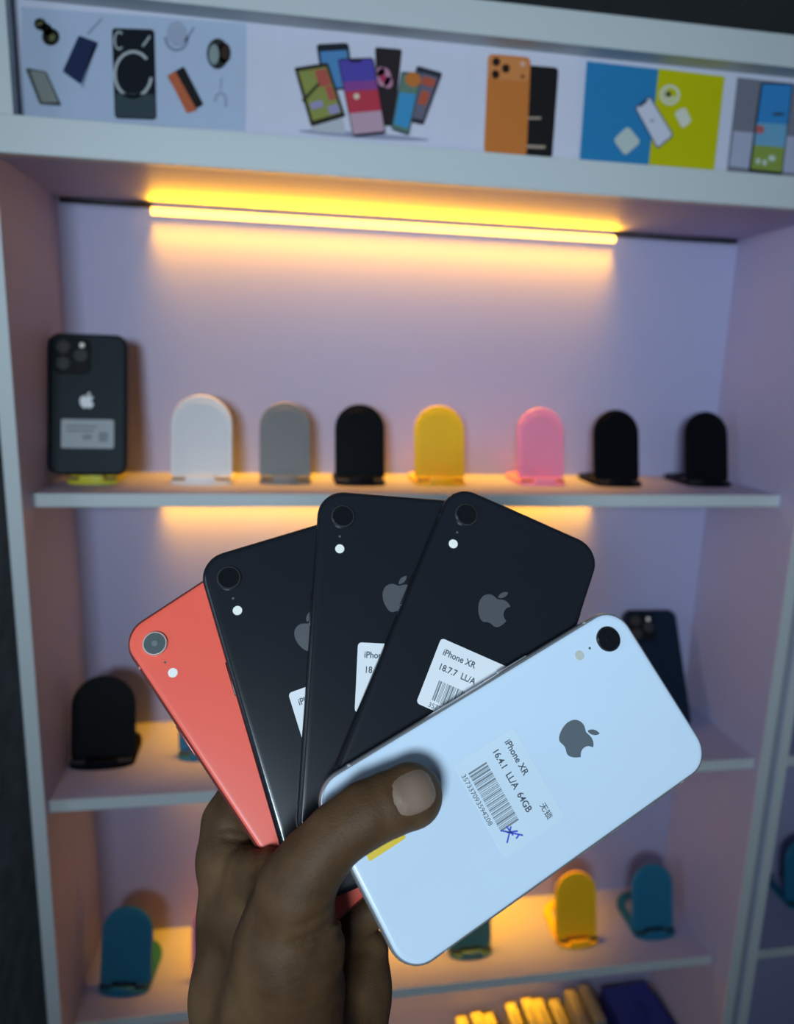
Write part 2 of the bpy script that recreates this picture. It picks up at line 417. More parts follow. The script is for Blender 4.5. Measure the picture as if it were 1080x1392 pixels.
# ------------------------------------------------------------------ folding phone stands
def arch(w, h, cut=0.0, n=18, k=1.0, y0=0):
    r = w / 2 - 0; ry = r * k
    pts = [(-w / 2 + 2, y0), (w / 2 - 2, y0), (w / 2, y0 + 2)]
    for i in range(n + 1):
        a = math.pi * i / n
        pts.append((r * math.cos(a), y0 + h - ry + ry * math.sin(a)))
    pts.append((-w / 2, y0 + 2))
    return pts
def stand(label, color, x, y, zs, w=57, h=86, lean=13, rotz=0, group=None, rough=0.45, base=74):
    sp = .06 if max(color) < .05 else .4
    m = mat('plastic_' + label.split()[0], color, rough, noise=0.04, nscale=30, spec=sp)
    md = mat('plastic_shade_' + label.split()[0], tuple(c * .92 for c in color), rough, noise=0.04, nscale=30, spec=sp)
    a = math.radians(rotz)
    r = empty('phone_stand', (x, y, zs), [[math.cos(a), -math.sin(a), 0], [math.sin(a), math.cos(a), 0], [0, 0, 1]])
    tag(r, label, 'phone stand', group)
    # base: a rounded plate with a window, lying on the shelf
    outer = arch(w, base + 8, n=20, y0=-8)
    outer = [(px, py if py > -7.9 else py) for px, py in outer]
    # rounded front lip end
    fr = [(w / 2 * math.cos(t), -2 + 11 * math.sin(t)) for t in [math.pi + math.pi * k / 12 for k in range(13)]]
    bk = [(w / 2 * math.cos(t), base - w / 2 + w / 2 * math.sin(t)) for t in [math.pi * k / 20 for k in range(21)]]
    outline = fr + bk
    def ring_plate(o, i, z0, z1):
        n = len(o); v, f = [], []
        for q, z in ((o, z0), (o, z1), (i, z1), (i, z0)): v += [(px, py, z) for px, py in q]
        for s in range(4):
            for k in range(n):
                k2 = (k + 1) % n; s2 = (s + 1) % 4
                f.append((s * n + k, s * n + k2, s2 * n + k2, s2 * n + k))
        return v, f
    cyy = base * .55
    inner = []
    for px, py in outline:
        inner.append((px * .62, max(22, cyy + (py - cyy) * .70)))
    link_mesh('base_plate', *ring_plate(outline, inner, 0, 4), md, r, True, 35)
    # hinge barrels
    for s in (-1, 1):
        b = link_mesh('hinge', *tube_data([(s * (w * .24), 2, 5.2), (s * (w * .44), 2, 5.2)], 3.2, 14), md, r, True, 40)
    # leaning back plate
    L = math.radians(lean)
    v, f = plate(arch(w, h - 3, k=.98, y0=3), -2.2, 2.2, 1.0)
    vv = [(px, 4 + py * math.sin(L) - pz * math.cos(L), 3.6 + py * math.cos(L) + pz * math.sin(L)) for px, py, pz in v]
    bp = link_mesh('back_plate', vv, f, m, r, True, 35)
    v, f = plate(arch(w - 9, h - 16, k=.98, y0=9), 1.9, 2.7, .3)
    vv = [(px, 4 + py * math.sin(L) - pz * math.cos(L), 3.6 + py * math.cos(L) + pz * math.sin(L)) for px, py, pz in v]
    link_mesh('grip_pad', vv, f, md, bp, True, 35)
    link_mesh('slit_shade_strip', *box_data(-w * .46, w * .46, -4.5, 1.0, 3.6, 6.2, .5), CABLE, r)  # black strip added to stand in for the shaded hinge slit
    # raised front lip
    v, f = box_data(-w * .24, w * .24, -11, -6, 2, 9.5, 1.2)
    link_mesh('front_lip', v, f, m, r, True, 35)
    v, f = box_data(-w * .24, w * .24, -7, 4, 3, 4.4, .4)
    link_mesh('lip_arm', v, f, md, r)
    return r
G1 = 'phone stands on the middle shelf'; G4 = 'phone stands on the lower shelves'
BLK = (0.003, 0.004, 0.006); TEAL = (0.012, 0.16, 0.28); YEL = (0.98, 0.53, 0.006); PINK = (0.98, 0.28, 0.44)
stand('white arched phone stand on the middle shelf', (0.72, 0.72, 0.74), 152, 94, ZM, 65, 92, 13, group=G1)
stand('grey arched phone stand between the white and a black one', (0.16, 0.16, 0.16), 242, 96, ZM, 56, 86, group=G1)
stand('black arched phone stand between the grey and yellow ones', BLK, 325, 92, ZM, 56, 86, group=G1)
stand('yellow arched phone stand on the middle shelf beside the pink one', YEL, 417, 95, ZM, 58, 86, group=G1)
stand('pink arched phone stand on the middle shelf', PINK, 539, 95, ZM, 56, 86, group=G1)
stand('black arched phone stand just right of the pink one', BLK, 632, 92, ZM, 57, 86, group=G1)
stand('black arched phone stand at the right end of the middle shelf', BLK, 750, 94, ZM, 56, 86, group=G1)
stand('large black arched phone stand left of the coral phone', BLK, 38, 78, Z3, 70, 94, 14, group=G4)
stand('teal phone stand half hidden by the coral phone', TEAL, 148, 85, Z3, 57, 86, group=G4)
stand('teal phone stand on the lower shelf left of the wrist', TEAL, 48, 80, Z4, 62, 92, 14, rotz=-8, group=G4)
stand('pink phone stand half hidden behind the wrist', PINK, 155, 82, Z4, 57, 86, group=G4)
stand('dark green phone stand peeking out below the white phone', (0.06, 0.17, 0.16), 482, 82, Z4, 58, 86, group=G4)
stand('yellow phone stand on the lower shelf right of the white phone', YEL, 630, 82, Z4, 58, 88, group=G4)
stand('teal phone stand beside the yellow one on the lower shelf', TEAL, 742, 84, Z4, 60, 88, group=G4)
stand('teal phone stand in the neighbouring cabinet at the right edge', TEAL, 994, 108, Z4, 62, 88, group=G4)

# ------------------------------------------------------------------ phones
APPLE_BODY = [(318.7, 268.7), ('c', -.2, -36.7, 16.4, -64.4, 50, -84.8), ('c', -18.8, -26.9, -47.2, -41.7, -84.7, -44.6), ('c', -35.5, -2.8, -74.3, 20.7, -88.5, 20.7), ('c', -15, 0, -49.4, -19.7, -76.4, -19.7),
    ('C', 63.3, 141.2, 4, 184.8, 4, 273.5), ('c', 0, 26.2, 4.8, 53.3, 14.4, 81.2), ('c', 12.8, 36.7, 59, 126.7, 107.2, 125.2), ('c', 25.2, -.6, 43, -17.9, 75.8, -17.9), ('c', 31.8, 0, 48.3, 17.9, 76.4, 17.9),
    ('c', 48.6, -.7, 90.4, -82.5, 102.6, -119.3), ('c', -65.2, -30.7, -61.7, -90, -61.7, -91.9)]
APPLE_LEAF = [(262.1, 104.5), ('c', 27.3, -32.4, 24.8, -61.9, 24, -72.5), ('c', -24.1, 1.4, -52, 16.4, -67.9, 34.9), ('c', -17.5, 19.8, -27.8, 44.3, -25.6, 71.9), ('c', 26.1, 2, 49.9, -11.4, 69.5, -34.3)]
def path_pts(path, n=7):
    p = np.array(path[0], float); out = []
    for s in path[1:]:
        q = np.array(s[1:], float).reshape(3, 2) + (p if s[0] == 'c' else 0)
        for k in range(n):
            t = k / n; out.append((1 - t) ** 3 * p + 3 * t * (1 - t) ** 2 * q[0] + 3 * t * t * (1 - t) * q[1] + t ** 3 * q[2])
        p = q[2]
    return out
def logo_data(cx, cy, s, z):                 # body centre at (cx, cy), y up
    o = []
    for path in (APPLE_BODY, APPLE_LEAF):
        pts = [(cx + (q[0] - 190) * s, cy - (q[1] - 310) * s) for q in path_pts(path)]
        o.append(pts[::-1])
    return flat(o, z)

PHW, PHH = 75.7, 150.9
def L(x, y): return (x - PHW / 2, PHH / 2 - y)   # from top-left millimetres to centred, y up
STK_W = mat('sticker_paper', (0.80, 0.83, 0.86), 0.5, noise=0.02)
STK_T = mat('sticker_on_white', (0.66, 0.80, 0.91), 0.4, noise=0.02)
INKM = mat('black_print', (0.07, 0.09, 0.12), 0.6, noise=0.05)
PEN = mat('blue_pen', (0.06, 0.10, 0.62), 0.5, noise=0.05)
LENSG = mat('lens_glass', (0.006, 0.007, 0.009), 0.08, coat=0.6)
LENSGREY = mat('lens_glass_painted_reflection', (0.10, 0.125, 0.13), 0.12, coat=0.5, noise=0.1, nscale=200)  # grey of a reflection put into the glass colour
LENSCORE = mat('lens_core_grey', (0.16, 0.19, 0.20), 0.2, noise=0.05)
BARS = mat('barcode_print', (0.20, 0.24, 0.27), 0.6, noise=0.05)
FLASH = mat('flash_diffuser', (0.92, 0.92, 0.86), 0.35, noise=0.02)

def barcode(x0, x1, y0, y1, z, seed):
    rnd = random.Random(seed); x = x0; polys = []
    while x < x1 - .3:
        w = rnd.choice([.25, .25, .5, .75]); g = rnd.choice([.25, .25, .5])
        polys.append([(x, y0), (min(x + w, x1), y0), (min(x + w, x1), y1), (x, y1)]); x += w + g
    return flat(polys, z)

def xr_phone(label, pose, back, frame, edge_metal, logo_m, lens_ring, lens_glass, sticker, cutout_label=None, ring_w=1.1, core=None):
    core = core or LENSG
    ctr, R = pose
    Rw = CV2W @ np.array(R); c = CAM + CV2W @ np.array(ctr)
    basis = np.column_stack([Rw[:, 0], -Rw[:, 1], -Rw[:, 2]])
    r = empty('smartphone', c, basis); tag(r, label, 'phone', 'phones held in the hand')
    o = rrect(PHW, PHH, 11.8, 10)
    def ring(ins, z): return [(x, y, z) for x, y in (inset(o, ins) if ins else o)]
    prof = [(2.2, -3.9), (1.0, -3.55), (.35, -2.8), (.08, -1.6), (0, 0), (.08, 1.6), (.35, 2.8), (.95, 3.5), (1.5, 3.75)]
    v, f = loft([ring(a, z) for a, z in prof]); link_mesh('frame', v, f, frame, r, True, 60)
    v, f = loft([ring(a, z) for a, z in [(1.5, 3.6), (1.35, 3.78), (1.7, 4.02), (2.6, 4.13), (3.6, 4.15)]]); g = link_mesh('back_glass', v, f, back, r, True, 50)
    v, f = loft([ring(a, z) for a, z in [(3.0, -4.15), (2.0, -4.05), (1.8, -3.7)]]); link_mesh('front_glass', v, f, LENSG, r, True, 50)
    # camera
    lx, ly = L(11.4, 12.6)
    def disc(rad, z0, z1, bev): return plate(circle(rad, 36, lx, ly), z0, z1, bev)
    lens = link_mesh('camera_ring', *disc(5.3, 4.0, 5.5, .35), lens_ring, r, True, 40)
    link_mesh('lens', *disc(5.3 - ring_w, 5.3, 5.62, .1), lens_glass, lens, True, 40)
    link_mesh('lens_core', *disc(1.3, 5.6, 5.7, .04), core, lens, True, 40)
    mx, my = L(10.6, 21.9); link_mesh('microphone_hole', *plate(circle(.55, 12, mx, my), 4.1, 4.2, .03), INKM, r)
    fx, fy = L(10.9, 27.6); link_mesh('flash', *plate(circle(2.05, 24, fx, fy), 4.05, 4.28, .08), FLASH if not cutout_label else sticker_flash, r, True, 40)
    # logo
    link_mesh('logo', *logo_data(0, L(0, 48.3)[1], .0372, 4.175), logo_m, r)
    # side buttons and antenna bands
    link_mesh('power_button', *box_data(-PHW / 2 - .45, -PHW / 2 + .6, L(0, 62)[1], L(0, 47)[1], -1.3, 1.3, .4), frame, r, True, 40)
    for y0, y1 in ((38, 32), (55, 44), (69, 58)):
        link_mesh('volume_button' if y0 > 40 else 'mute_switch', *box_data(PHW / 2 - .6, PHW / 2 + .45, L(0, y0)[1], L(0, y1)[1], -1.3, 1.3, .4), frame, r, True, 40)
    for s in (-1, 1):
        for yy in (17.5, PHH - 17.5):
            rr = [(s * (PHW / 2 - a + .03), z) for a, z in prof[1:-1]]
            vv = [(x, L(0, yy + d)[1], z) for d in (-.6, .6) for x, z in rr]; n = len(rr)
            ff = [(k, k + 1, n + k + 1, n + k) if s > 0 else (k, n + k, n + k + 1, k + 1) for k in range(n - 1)]
            link_mesh('antenna_band', vv, ff, edge_metal, r, True)
    # price / identity sticker
    if sticker:
        sm, l1, l2, extra, seed = sticker
        st = link_mesh('sticker', *plate(rrect(39, 29.2, 1.6, 4, L(40.6, 0)[0], L(0, 83.1)[1]), 4.14, 4.23, .02), sm, r)
        z = 4.245
        link_mesh('printed_text', *text_data(l1, 3.9, *L(24, 74.9), z, sx=.88, offset=.075), INKM, st)
        link_mesh('printed_text', *text_data(l2, 3.9, *L(24.4, 81.2), z, sx=.88, offset=.075), INKM, st)
        if extra: link_mesh('printed_text', *text_data(extra, 3.2, *L(51.2, 75.2), z, sx=1, offset=.03), INKM, st)
        x0, y0 = L(26.7, 94.0); x1, y1 = L(51.6, 85.4)
        link_mesh('barcode', *barcode(x0, x1, y0, y1, z, seed), BARS, st)
        link_mesh('printed_text', *text_data('357337093594208', 2.8, *L(26.0, 97.0), z, sx=1.02), INKM, st)
    return r, g, basis

POSES = {
 'coral': ([-47.92, 94.03, 316.41], [[0.79041, 0.59504, -0.14555], [-0.53888, 0.78839, 0.29672], [0.29131, -0.15609, 0.94381]]),
 'b1': ([-29.29, 80.34, 314.48], [[0.93042, 0.33634, -0.14555], [-0.28326, 0.91199, 0.29672], [0.23254, -0.23484, 0.94381]]),
 'b2': ([-1.07, 65.22, 314.47], [[0.98881, -0.03273, -0.14555], [0.07519, 0.952, 0.29672], [0.12885, -0.30434, 0.94381]]),
 'b3': ([31.0, 67.71, 309.52], [[0.91413, -0.37838, -0.14555], [0.40519, 0.86474, 0.29672], [0.01359, -0.33021, 0.94381]]),
 'white': ([48.93, 105.74, 291.22], [[0.49175, -0.85849, -0.14555], [0.84948, 0.43628, 0.29672], [-0.19122, -0.26955, 0.94381]])}
BGL = mat('black_back_glass', (0.010, 0.013, 0.018), 0.22, coat=0.3, noise=0.05)
BFR = mat('black_frame', (0.012, 0.014, 0.018), 0.28, metal=0.3, noise=0.05)
BBAND = mat('black_band', (0.02, 0.022, 0.026), 0.5, noise=0.05)
BRING = mat('black_camera_ring', (0.045, 0.048, 0.052), 0.3, metal=0.4, noise=0.05)
BLOGO = mat('grey_logo', (0.085, 0.092, 0.105), 0.35, noise=0.04)
CGL = mat('coral_back_glass', (0.95, 0.135, 0.09), 0.3, noise=0.03, spec=.25)
CFR = mat('coral_frame', (0.30, 0.07, 0.06), 0.3, metal=0.5, noise=0.05)
CBAND = mat('coral_band', (0.75, 0.30, 0.28), 0.5, noise=0.04)
CRING = mat('coral_camera_ring', (0.75, 0.55, 0.50), 0.3, metal=0.5, noise=0.04)
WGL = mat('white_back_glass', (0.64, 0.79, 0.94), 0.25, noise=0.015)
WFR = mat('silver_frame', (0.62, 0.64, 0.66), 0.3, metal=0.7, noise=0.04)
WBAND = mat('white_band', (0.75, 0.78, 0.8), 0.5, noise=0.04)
WRING = mat('white_camera_ring', (0.03, 0.032, 0.035), 0.3, metal=0.4, noise=0.04)
WLOGO = mat('silver_logo', (0.12, 0.15, 0.17), 0.3, noise=0.04)
sticker_flash = mat('cream_flash', (0.55, 0.58, 0.52), 0.4, noise=0.1, nscale=900)

BT = ('iPhone XR', '18.7.7  LL/A  64GB')
xr_phone('coral pink smartphone at the back left of the held fan', POSES['coral'], CGL, CFR, CBAND, BLOGO, CRING, LENSGREY, None, ring_w=.7, core=LENSCORE)
xr_phone('black smartphone lying directly over the coral one in the fan', POSES['b1'], BGL, BFR, BBAND, BLOGO, BRING, LENSG, (STK_W, *BT, None, 3), ring_w=.7)
xr_phone('black smartphone in the middle of the fan', POSES['b2'], BGL, BFR, BBAND, BLOGO, BRING, LENSG, (STK_W, *BT, None, 5), ring_w=.7)
xr_phone('black smartphone just behind the white one, whole logo showing', POSES['b3'], BGL, BFR, BBAND, BLOGO, BRING, LENSG, (STK_W, *BT, None, 7), ring_w=.7)
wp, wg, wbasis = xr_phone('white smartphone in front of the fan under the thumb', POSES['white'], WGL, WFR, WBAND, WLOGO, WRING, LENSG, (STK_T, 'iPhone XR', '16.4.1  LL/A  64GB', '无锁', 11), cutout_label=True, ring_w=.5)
# pen scribble, wordmark and yellow tab on the white phone
sx, sy = L(52.4, 90.6)
scr = []
for a, b in (((-1.5, -3.2), (4.6, 3.6)), ((-.6, 1.2), (3.6, -3.4)), ((.4, -1.4), (2.2, 2.6)), ((-1.6, -.4), (2.6, .2)), ((3.6, 2.2), (4.2, .6))):
    d = Vector((b[0] - a[0], b[1] - a[1])).normalized(); nx, ny = -d.y * .32, d.x * .32
    scr.append([(sx + a[0] + nx, sy + a[1] + ny), (sx + a[0] - nx, sy + a[1] - ny), (sx + b[0] - nx, sy + b[1] - ny), (sx + b[0] + nx, sy + b[1] + ny)])
link_mesh('pen_mark', *flat([q[::-1] for q in scr], 4.26), PEN, wp)
link_mesh('wordmark', *text_data('iPhone', 5.2, *L(37.85, 117), 4.18, align='CENTER'), mat('pale_print', (0.66, 0.78, 0.9), 0.3, noise=0.02), wp)
yt = link_mesh('tape_tab', *plate(rrect(3.6, 16, .8, 4, *L(32.4, 135.0)), 4.14, 4.3, .05), mat('yellow_tape', (0.85, 0.6, 0.03), 0.35, noise=0.05), wp)
yt['label'] = 'yellow tape tab'

# ------------------------------------------------------------------ phones standing on the shelves
def shelf_phone(label, x, y, zs, w, h, lean, rotz, body, glass, camera, logo=None, label_m=None, lift=0):
    a = math.radians(rotz); l = math.radians(lean)
    Rz = np.array([[math.cos(a), -math.sin(a), 0], [math.sin(a), math.cos(a), 0], [0, 0, 1]])
    B = Rz @ np.array([[1, 0, 0], [0, math.sin(l), -math.cos(l)], [0, math.cos(l), math.sin(l)]])
    r = empty('smartphone', (x, y, zs + lift), B); tag(r, label, 'phone')
    o = rrect(w, h, 11, 8, 0, h / 2)
    ring = lambda i, z: [(px, py, z) for px, py in (inset(o, i) if i else o)]
    link_mesh('case', *loft([ring(i, z) for i, z in [(1.2, -5.5), (.3, -4.8), (0, -3), (0, 3), (.3, 4.6), (1.2, 5.2), (2.4, 5.3), (2.8, 4.6)]]), body, r, True, 50)
    o2 = inset(o, 2.6); link_mesh('back_glass', *plate(o2, 4.2, 4.9, .2), glass, r, True, 40)
    cm = link_mesh('camera_module', *plate(rrect(37, 38, 8, 6, -w / 2 + 23, h - 23.5), 4.8, 6.4, .6), camera, r, True, 40)
    for cx, cy in ((-8.3, 8.5), (-8.3, -8.5), (9, 0)):
        ln = link_mesh('camera_lens', *plate(circle(7, 24, -w / 2 + 23 + cx, h - 23.5 + cy), 6.2, 8.0, .5), BRING, cm, True, 40)
    link_mesh('flash', *plate(circle(2.6, 16, -w / 2 + 33, h - 12.5), 6.3, 6.8, .2), FLASH, cm, True, 40)
    if logo: link_mesh('logo', *logo_data(-1, h * .515, .0375, 5.0), logo, r)
    if label_m:
        st = link_mesh('sticker', *plate(rrect(52, 30, 2, 4, 0, h * .29), 4.85, 5.0, .04), label_m, r)
        rows = [[(-21, h * .29 + yy), (xe, h * .29 + yy), (xe, h * .29 + yy + 2.2), (-21, h * .29 + yy + 2.2)] for yy, xe in ((6.5, 10), (2, 6))]
        rows.append([(11, h * .29 - 8), (20, h * .29 - 8), (20, h * .29 + 2), (11, h * .29 + 2)])
        rows.append([(-5, h * .29 - 6), (4, h * .29 - 6), (4, h * .29 - 1), (-5, h * .29 - 1)])
        link_mesh('printed_lines', *flat(rows, 5.03), mat('faded_print', (0.22, 0.25, 0.27), .6, noise=.1), st)
    return r
CASE = mat('black_case', (0.004, 0.006, 0.009), 0.5, noise=0.05, spec=.15)
GRAPH = mat('graphite_glass', (0.020, 0.030, 0.037), 0.5, noise=0.05, spec=.12)
NAVYG = mat('navy_glass', (0.006, 0.015, 0.034), 0.35, noise=0.05, spec=.15)
shelf_phone('black triple-camera smartphone on display at the left end of the middle shelf', 39, 84, ZM, 77, 147, 13, 0, CASE, GRAPH, CASE,
            mat('bright_logo', (0.85, 0.88, 0.9), 0.3, noise=.02), mat('old_label', (0.36, 0.40, 0.42), .5, noise=.06), lift=9.8)
stand('yellow low phone stand under the displayed triple-camera smartphone', (0.62, 0.55, 0.02), 41, 95, ZM, 52, 60, 15, group=G1, base=60)
shelf_phone('dark navy smartphone leaning on the shelf behind the white phone', 724, 88, Z3, 74, 152, 30, -3, NAVYG, NAVYG, CASE, lift=3)

# ------------------------------------------------------------------ packages in the bottom compartment
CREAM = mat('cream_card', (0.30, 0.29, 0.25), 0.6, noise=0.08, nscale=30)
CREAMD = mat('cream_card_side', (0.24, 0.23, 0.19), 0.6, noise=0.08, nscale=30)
NAVY = mat('navy_card', (0.02, 0.035, 0.26), 0.4, noise=0.06)
def package(label, x, y0, y1, w, h, tilt, m, lidm, rotz=0, group=None):
    t = math.radians(tilt); a = math.radians(rotz)
    B = np.array([[math.cos(a), -math.sin(a), 0], [math.sin(a), math.cos(a), 0], [0, 0, 1]]) @ np.array([[math.cos(t), 0, math.sin(t)], [0, 1, 0], [-math.sin(t), 0, math.cos(t)]])
    lift = abs(math.sin(t)) * w / 2
    r = empty('package_box', (x, (y0 + y1) / 2, Z5 + lift), B); tag(r, label, 'box', group)
    d = (y1 - y0) / 2
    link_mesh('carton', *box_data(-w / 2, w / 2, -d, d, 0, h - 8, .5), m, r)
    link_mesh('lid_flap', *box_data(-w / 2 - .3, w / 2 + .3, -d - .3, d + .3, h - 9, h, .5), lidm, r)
    link_mesh('hang_tab', *box_data(-.5, .5, -16, 16, h - .5, h + 6, .2), lidm, r)
GP = 'slim packages in the bottom compartment'
ORD = ['first', 'second', 'third', 'fourth', 'fifth', 'sixth', 'seventh', 'eighth', 'ninth']
for i, (x, h, tl) in enumerate([(505, 118, 4), (526, 122, 3), (548, 118, 5), (578, 132, 3), (600, 137, 2), (622, 134, 4), (645, 130, 3), (668, 144, 2), (690, 150, 2)]):
    package(ORD[8 - i] + ' slim cream package from the navy box, in the bottom row', x, 88 + (i % 3) * 4, 158, 15, h, -tl, CREAM, CREAMD, group=GP)
package('wide navy blue box at the right end of the row of cream packages', 752, 66, 156, 72, 144, 0, NAVY, NAVY, rotz=4)

# ------------------------------------------------------------------ the hand
# a left hand: thumb across the white phone, fingers behind the fan, built as one smooth surface (camera-frame mm)
def C3(px, py, z): return np.array([(px - CX) / FPX * z, (py - CY) / FPX * z, z])
h = 1.25
lo = np.minimum.reduce([C3(225, 960, 230), C3(225, 960, 360)]) - 3
hi = np.maximum.reduce([C3(640, 1800, 360), C3(640, 1800, 330)]) + 3
lo[2], hi[2] = 236, 366
hi[1] = 330; 
NX, NY, NZ = [int(math.ceil((hi[i] - lo[i]) / h)) + 1 for i in range(3)]
gx = (lo[0] + h * np.arange(NX)).astype(np.float32); gy = (lo[1] + h * np.arange(NY)).astype(np.float32); gz = (lo[2] + h * np.arange(NZ)).astype(np.float32)
def cone(P, a, ra, b, rb):                   # distance to a tapered capsule
    ab = b - a; t = np.clip(((P - a) @ ab) / (ab @ ab), 0, 1)
    q = P - a - t[..., None] * ab
    return np.sqrt((q * q).sum(-1)) - (ra + (rb - ra) * t)
def ellip(P, c, axes, rad):
    q = ((P - c) @ axes.T) / rad
    k0 = np.sqrt((q * q).sum(-1)); k1 = np.sqrt(((q / rad) ** 2).sum(-1))
    return k0 * (k0 - 1) / np.maximum(k1, 1e-6)
def smin(a, b, k):
    hh = np.clip(.5 + .5 * (b - a) / k, 0, 1)
    return b * (1 - hh) + a * hh - k * hh * (1 - hh)
def chain(P, pts, k=5):
    d = None
    for (a, ra), (b, rb) in zip(pts[:-1], pts[1:]):
        e = cone(P, a, ra, b, rb); d = e if d is None else smin(d, e, k)
    return d
TH = [(C3(557, 1082, 266.5), 11.0), (C3(529, 1093, 264.5), 11.6), (C3(498, 1107, 262), 11.8), (C3(458, 1135, 259), 11.3), (C3(426, 1170, 258), 12.2), (C3(405, 1208, 259), 13.2)]
tax = TH[0][0] - TH[2][0]; tax /= np.linalg.norm(tax)
tnor = np.array([0.02, -.16, -.98]); tnor -= tax * (tnor @ tax); tnor /= np.linalg.norm(tnor)
tsid = np.cross(tax, tnor)
TAX = np.array([tax, tsid, tnor])
def hand_sdf(P):
    A = chain(P, TH, .8)
    A = smin(A, ellip(P, C3(560, 1081, 267.5), TAX, np.array([11.2, 11.6, 9.8])), 3)
    # thenar and thumb metacarpal
    A = smin(A, chain(P, [(C3(405, 1208, 259), 13.2), (C3(386, 1290, 264), 17.5), (C3(364, 1400, 278), 20)], 6), 7)
    A = smin(A, ellip(P, C3(405, 1290, 266), np.eye(3), np.array([16.5, 26, 17])), 8)
    A = smin(A, cone(P, C3(412, 1350, 274), 16, C3(392, 1440, 284), 21), 8)
    # index side, palm, heel, wrist
    B = chain(P, [(C3(312, 1118, 323), 11.5), (C3(316, 1165, 318), 14.5), (C3(326, 1250, 312), 17.0), (C3(330, 1350, 304), 21), (C3(345, 1440, 300), 24)], 6)
    B = smin(B, chain(P, [(C3(338, 1182, 300), 9), (C3(360, 1192, 292), 10.0), (C3(392, 1215, 280), 12)], 6), 7)
    B = smin(B, cone(P, C3(345, 1240, 300), 15, C3(380, 1330, 290), 18), 8)
    B = smin(B, chain(P, [(C3(400, 1290, 322), 14), (C3(440, 1330, 318), 18), (C3(436, 1430, 306), 23)], 8), 8)
    B = smin(B, chain(P, [(C3(500, 1292, 326), 9.5), (C3(486, 1345, 318), 14), (C3(470, 1430, 306), 18)], 7), 6)
    # forearm leaving the frame
    A = smin(A, chain(P, [(C3(392, 1440, 284), 21), (C3(398, 1530, 292), 23)], 8), 8)
    B = smin(B, chain(P, [(C3(400, 1430, 300), 25), (C3(400, 1530, 298), 27), (C3(400, 1700, 300), 31), (C3(400, 1800, 302), 33)], 8), 10)
    Fs = [[(C3(312, 1118, 323), 11.5), (C3(338, 1060, 333), 10.3), (C3(400, 1030, 336), 9.2), (C3(450, 1020, 337), 8.0)],
          [(C3(330, 1195, 322), 12.5), (C3(372, 1128, 335), 10.6), (C3(450, 1095, 336), 9.4), (C3(515, 1078, 338), 8.2)],
          [(C3(352, 1262, 322), 12.5), (C3(410, 1190, 330), 10.3), (C3(490, 1155, 332), 9.2), (C3(552, 1134, 334), 8.0)],
          [(C3(420, 1318, 322), 12), (C3(478, 1252, 323), 9.0), (C3(535, 1218, 326), 8.0), (C3(578, 1196, 328), 7.0)]]
    for F in Fs: B = smin(B, chain(P, F, 3), 4)
    S = smin(A, B, 12)
    # skin folds, cut as shallow grooves into the visible side
    zz = P[..., 2]; pxy = np.stack([P[..., 0] / zz * FPX + CX, P[..., 1] / zz * FPX + CY], -1)
    def fold(S, pts, depth, wid, z0=225, z1=285, taper=False):
        d = None
        for a, b in zip(pts[:-1], pts[1:]):
            a = np.array(a, float); b = np.array(b, float); ab = b - a
            t = np.clip(((pxy - a) @ ab) / (ab @ ab), 0, 1); q = pxy - a - t[..., None] * ab
            e = np.sqrt((q * q).sum(-1)); d = e if d is None else np.minimum(d, e)
        return S + depth * np.exp(-(d / wid) ** 2) * ((zz > z0) & (zz < z1)) * (np.clip((pxy[..., 0] - pts[0][0]) / (.6 * abs(pts[-1][0] - pts[0][0]) * .6 + 1e-3), 0, 1) if taper else 1)
    S = fold(S, [(384, 1284), (412, 1279), (436, 1268), (455, 1250), (468, 1230)], 2.4, 6.4, taper=True)
    S = fold(S, [(392, 1262), (418, 1255), (440, 1243), (456, 1226), (464, 1208)], 1.3, 5.6, taper=True)
    S = fold(S, [(400, 1300), (430, 1291), (468, 1262)], 1.1, 5.6, taper=True)
    for k in range(5):
        S = fold(S, [(398 + 4 * k, 1318 + 15 * k), (430, 1316 + 15 * k), (460, 1306 + 14 * k)], .42, 4.0)
    for k in range(4):
        S = fold(S, [(474 + k * 9, 1078 - k * 5), (488 + k * 9, 1104 - k * 5), (500 + k * 9, 1136 - k * 5)], .25, 3.0)
    S = fold(S, [(528, 1062), (534, 1080), (548, 1100)], .6, 3.0)
    S = fold(S, [(306, 1140), (325, 1141), (345, 1144), (356, 1152)], 1.4, 4.4, 270, 330)
    S = fold(S, [(304, 1128), (322, 1127), (340, 1134)], .9, 4.2, 270, 330)
    S = fold(S, [(352, 1158), (350, 1176), (344, 1188)], .9, 4.2, 270, 330)
    return S
V = np.empty((NX, NY, NZ), np.float32)
for j0 in range(0, NX, 16):
    X, Y, Z = np.meshgrid(gx[j0:j0 + 16], gy, gz, indexing='ij')
    V[j0:j0 + 16] = hand_sdf(np.stack([X, Y, Z], -1).astype(np.float32))
V[:, -1, :] = 1; V[0] = 1; V[-1] = 1; V[:, 0] = 1; V[:, :, 0] = 1; V[:, :, -1] = 1
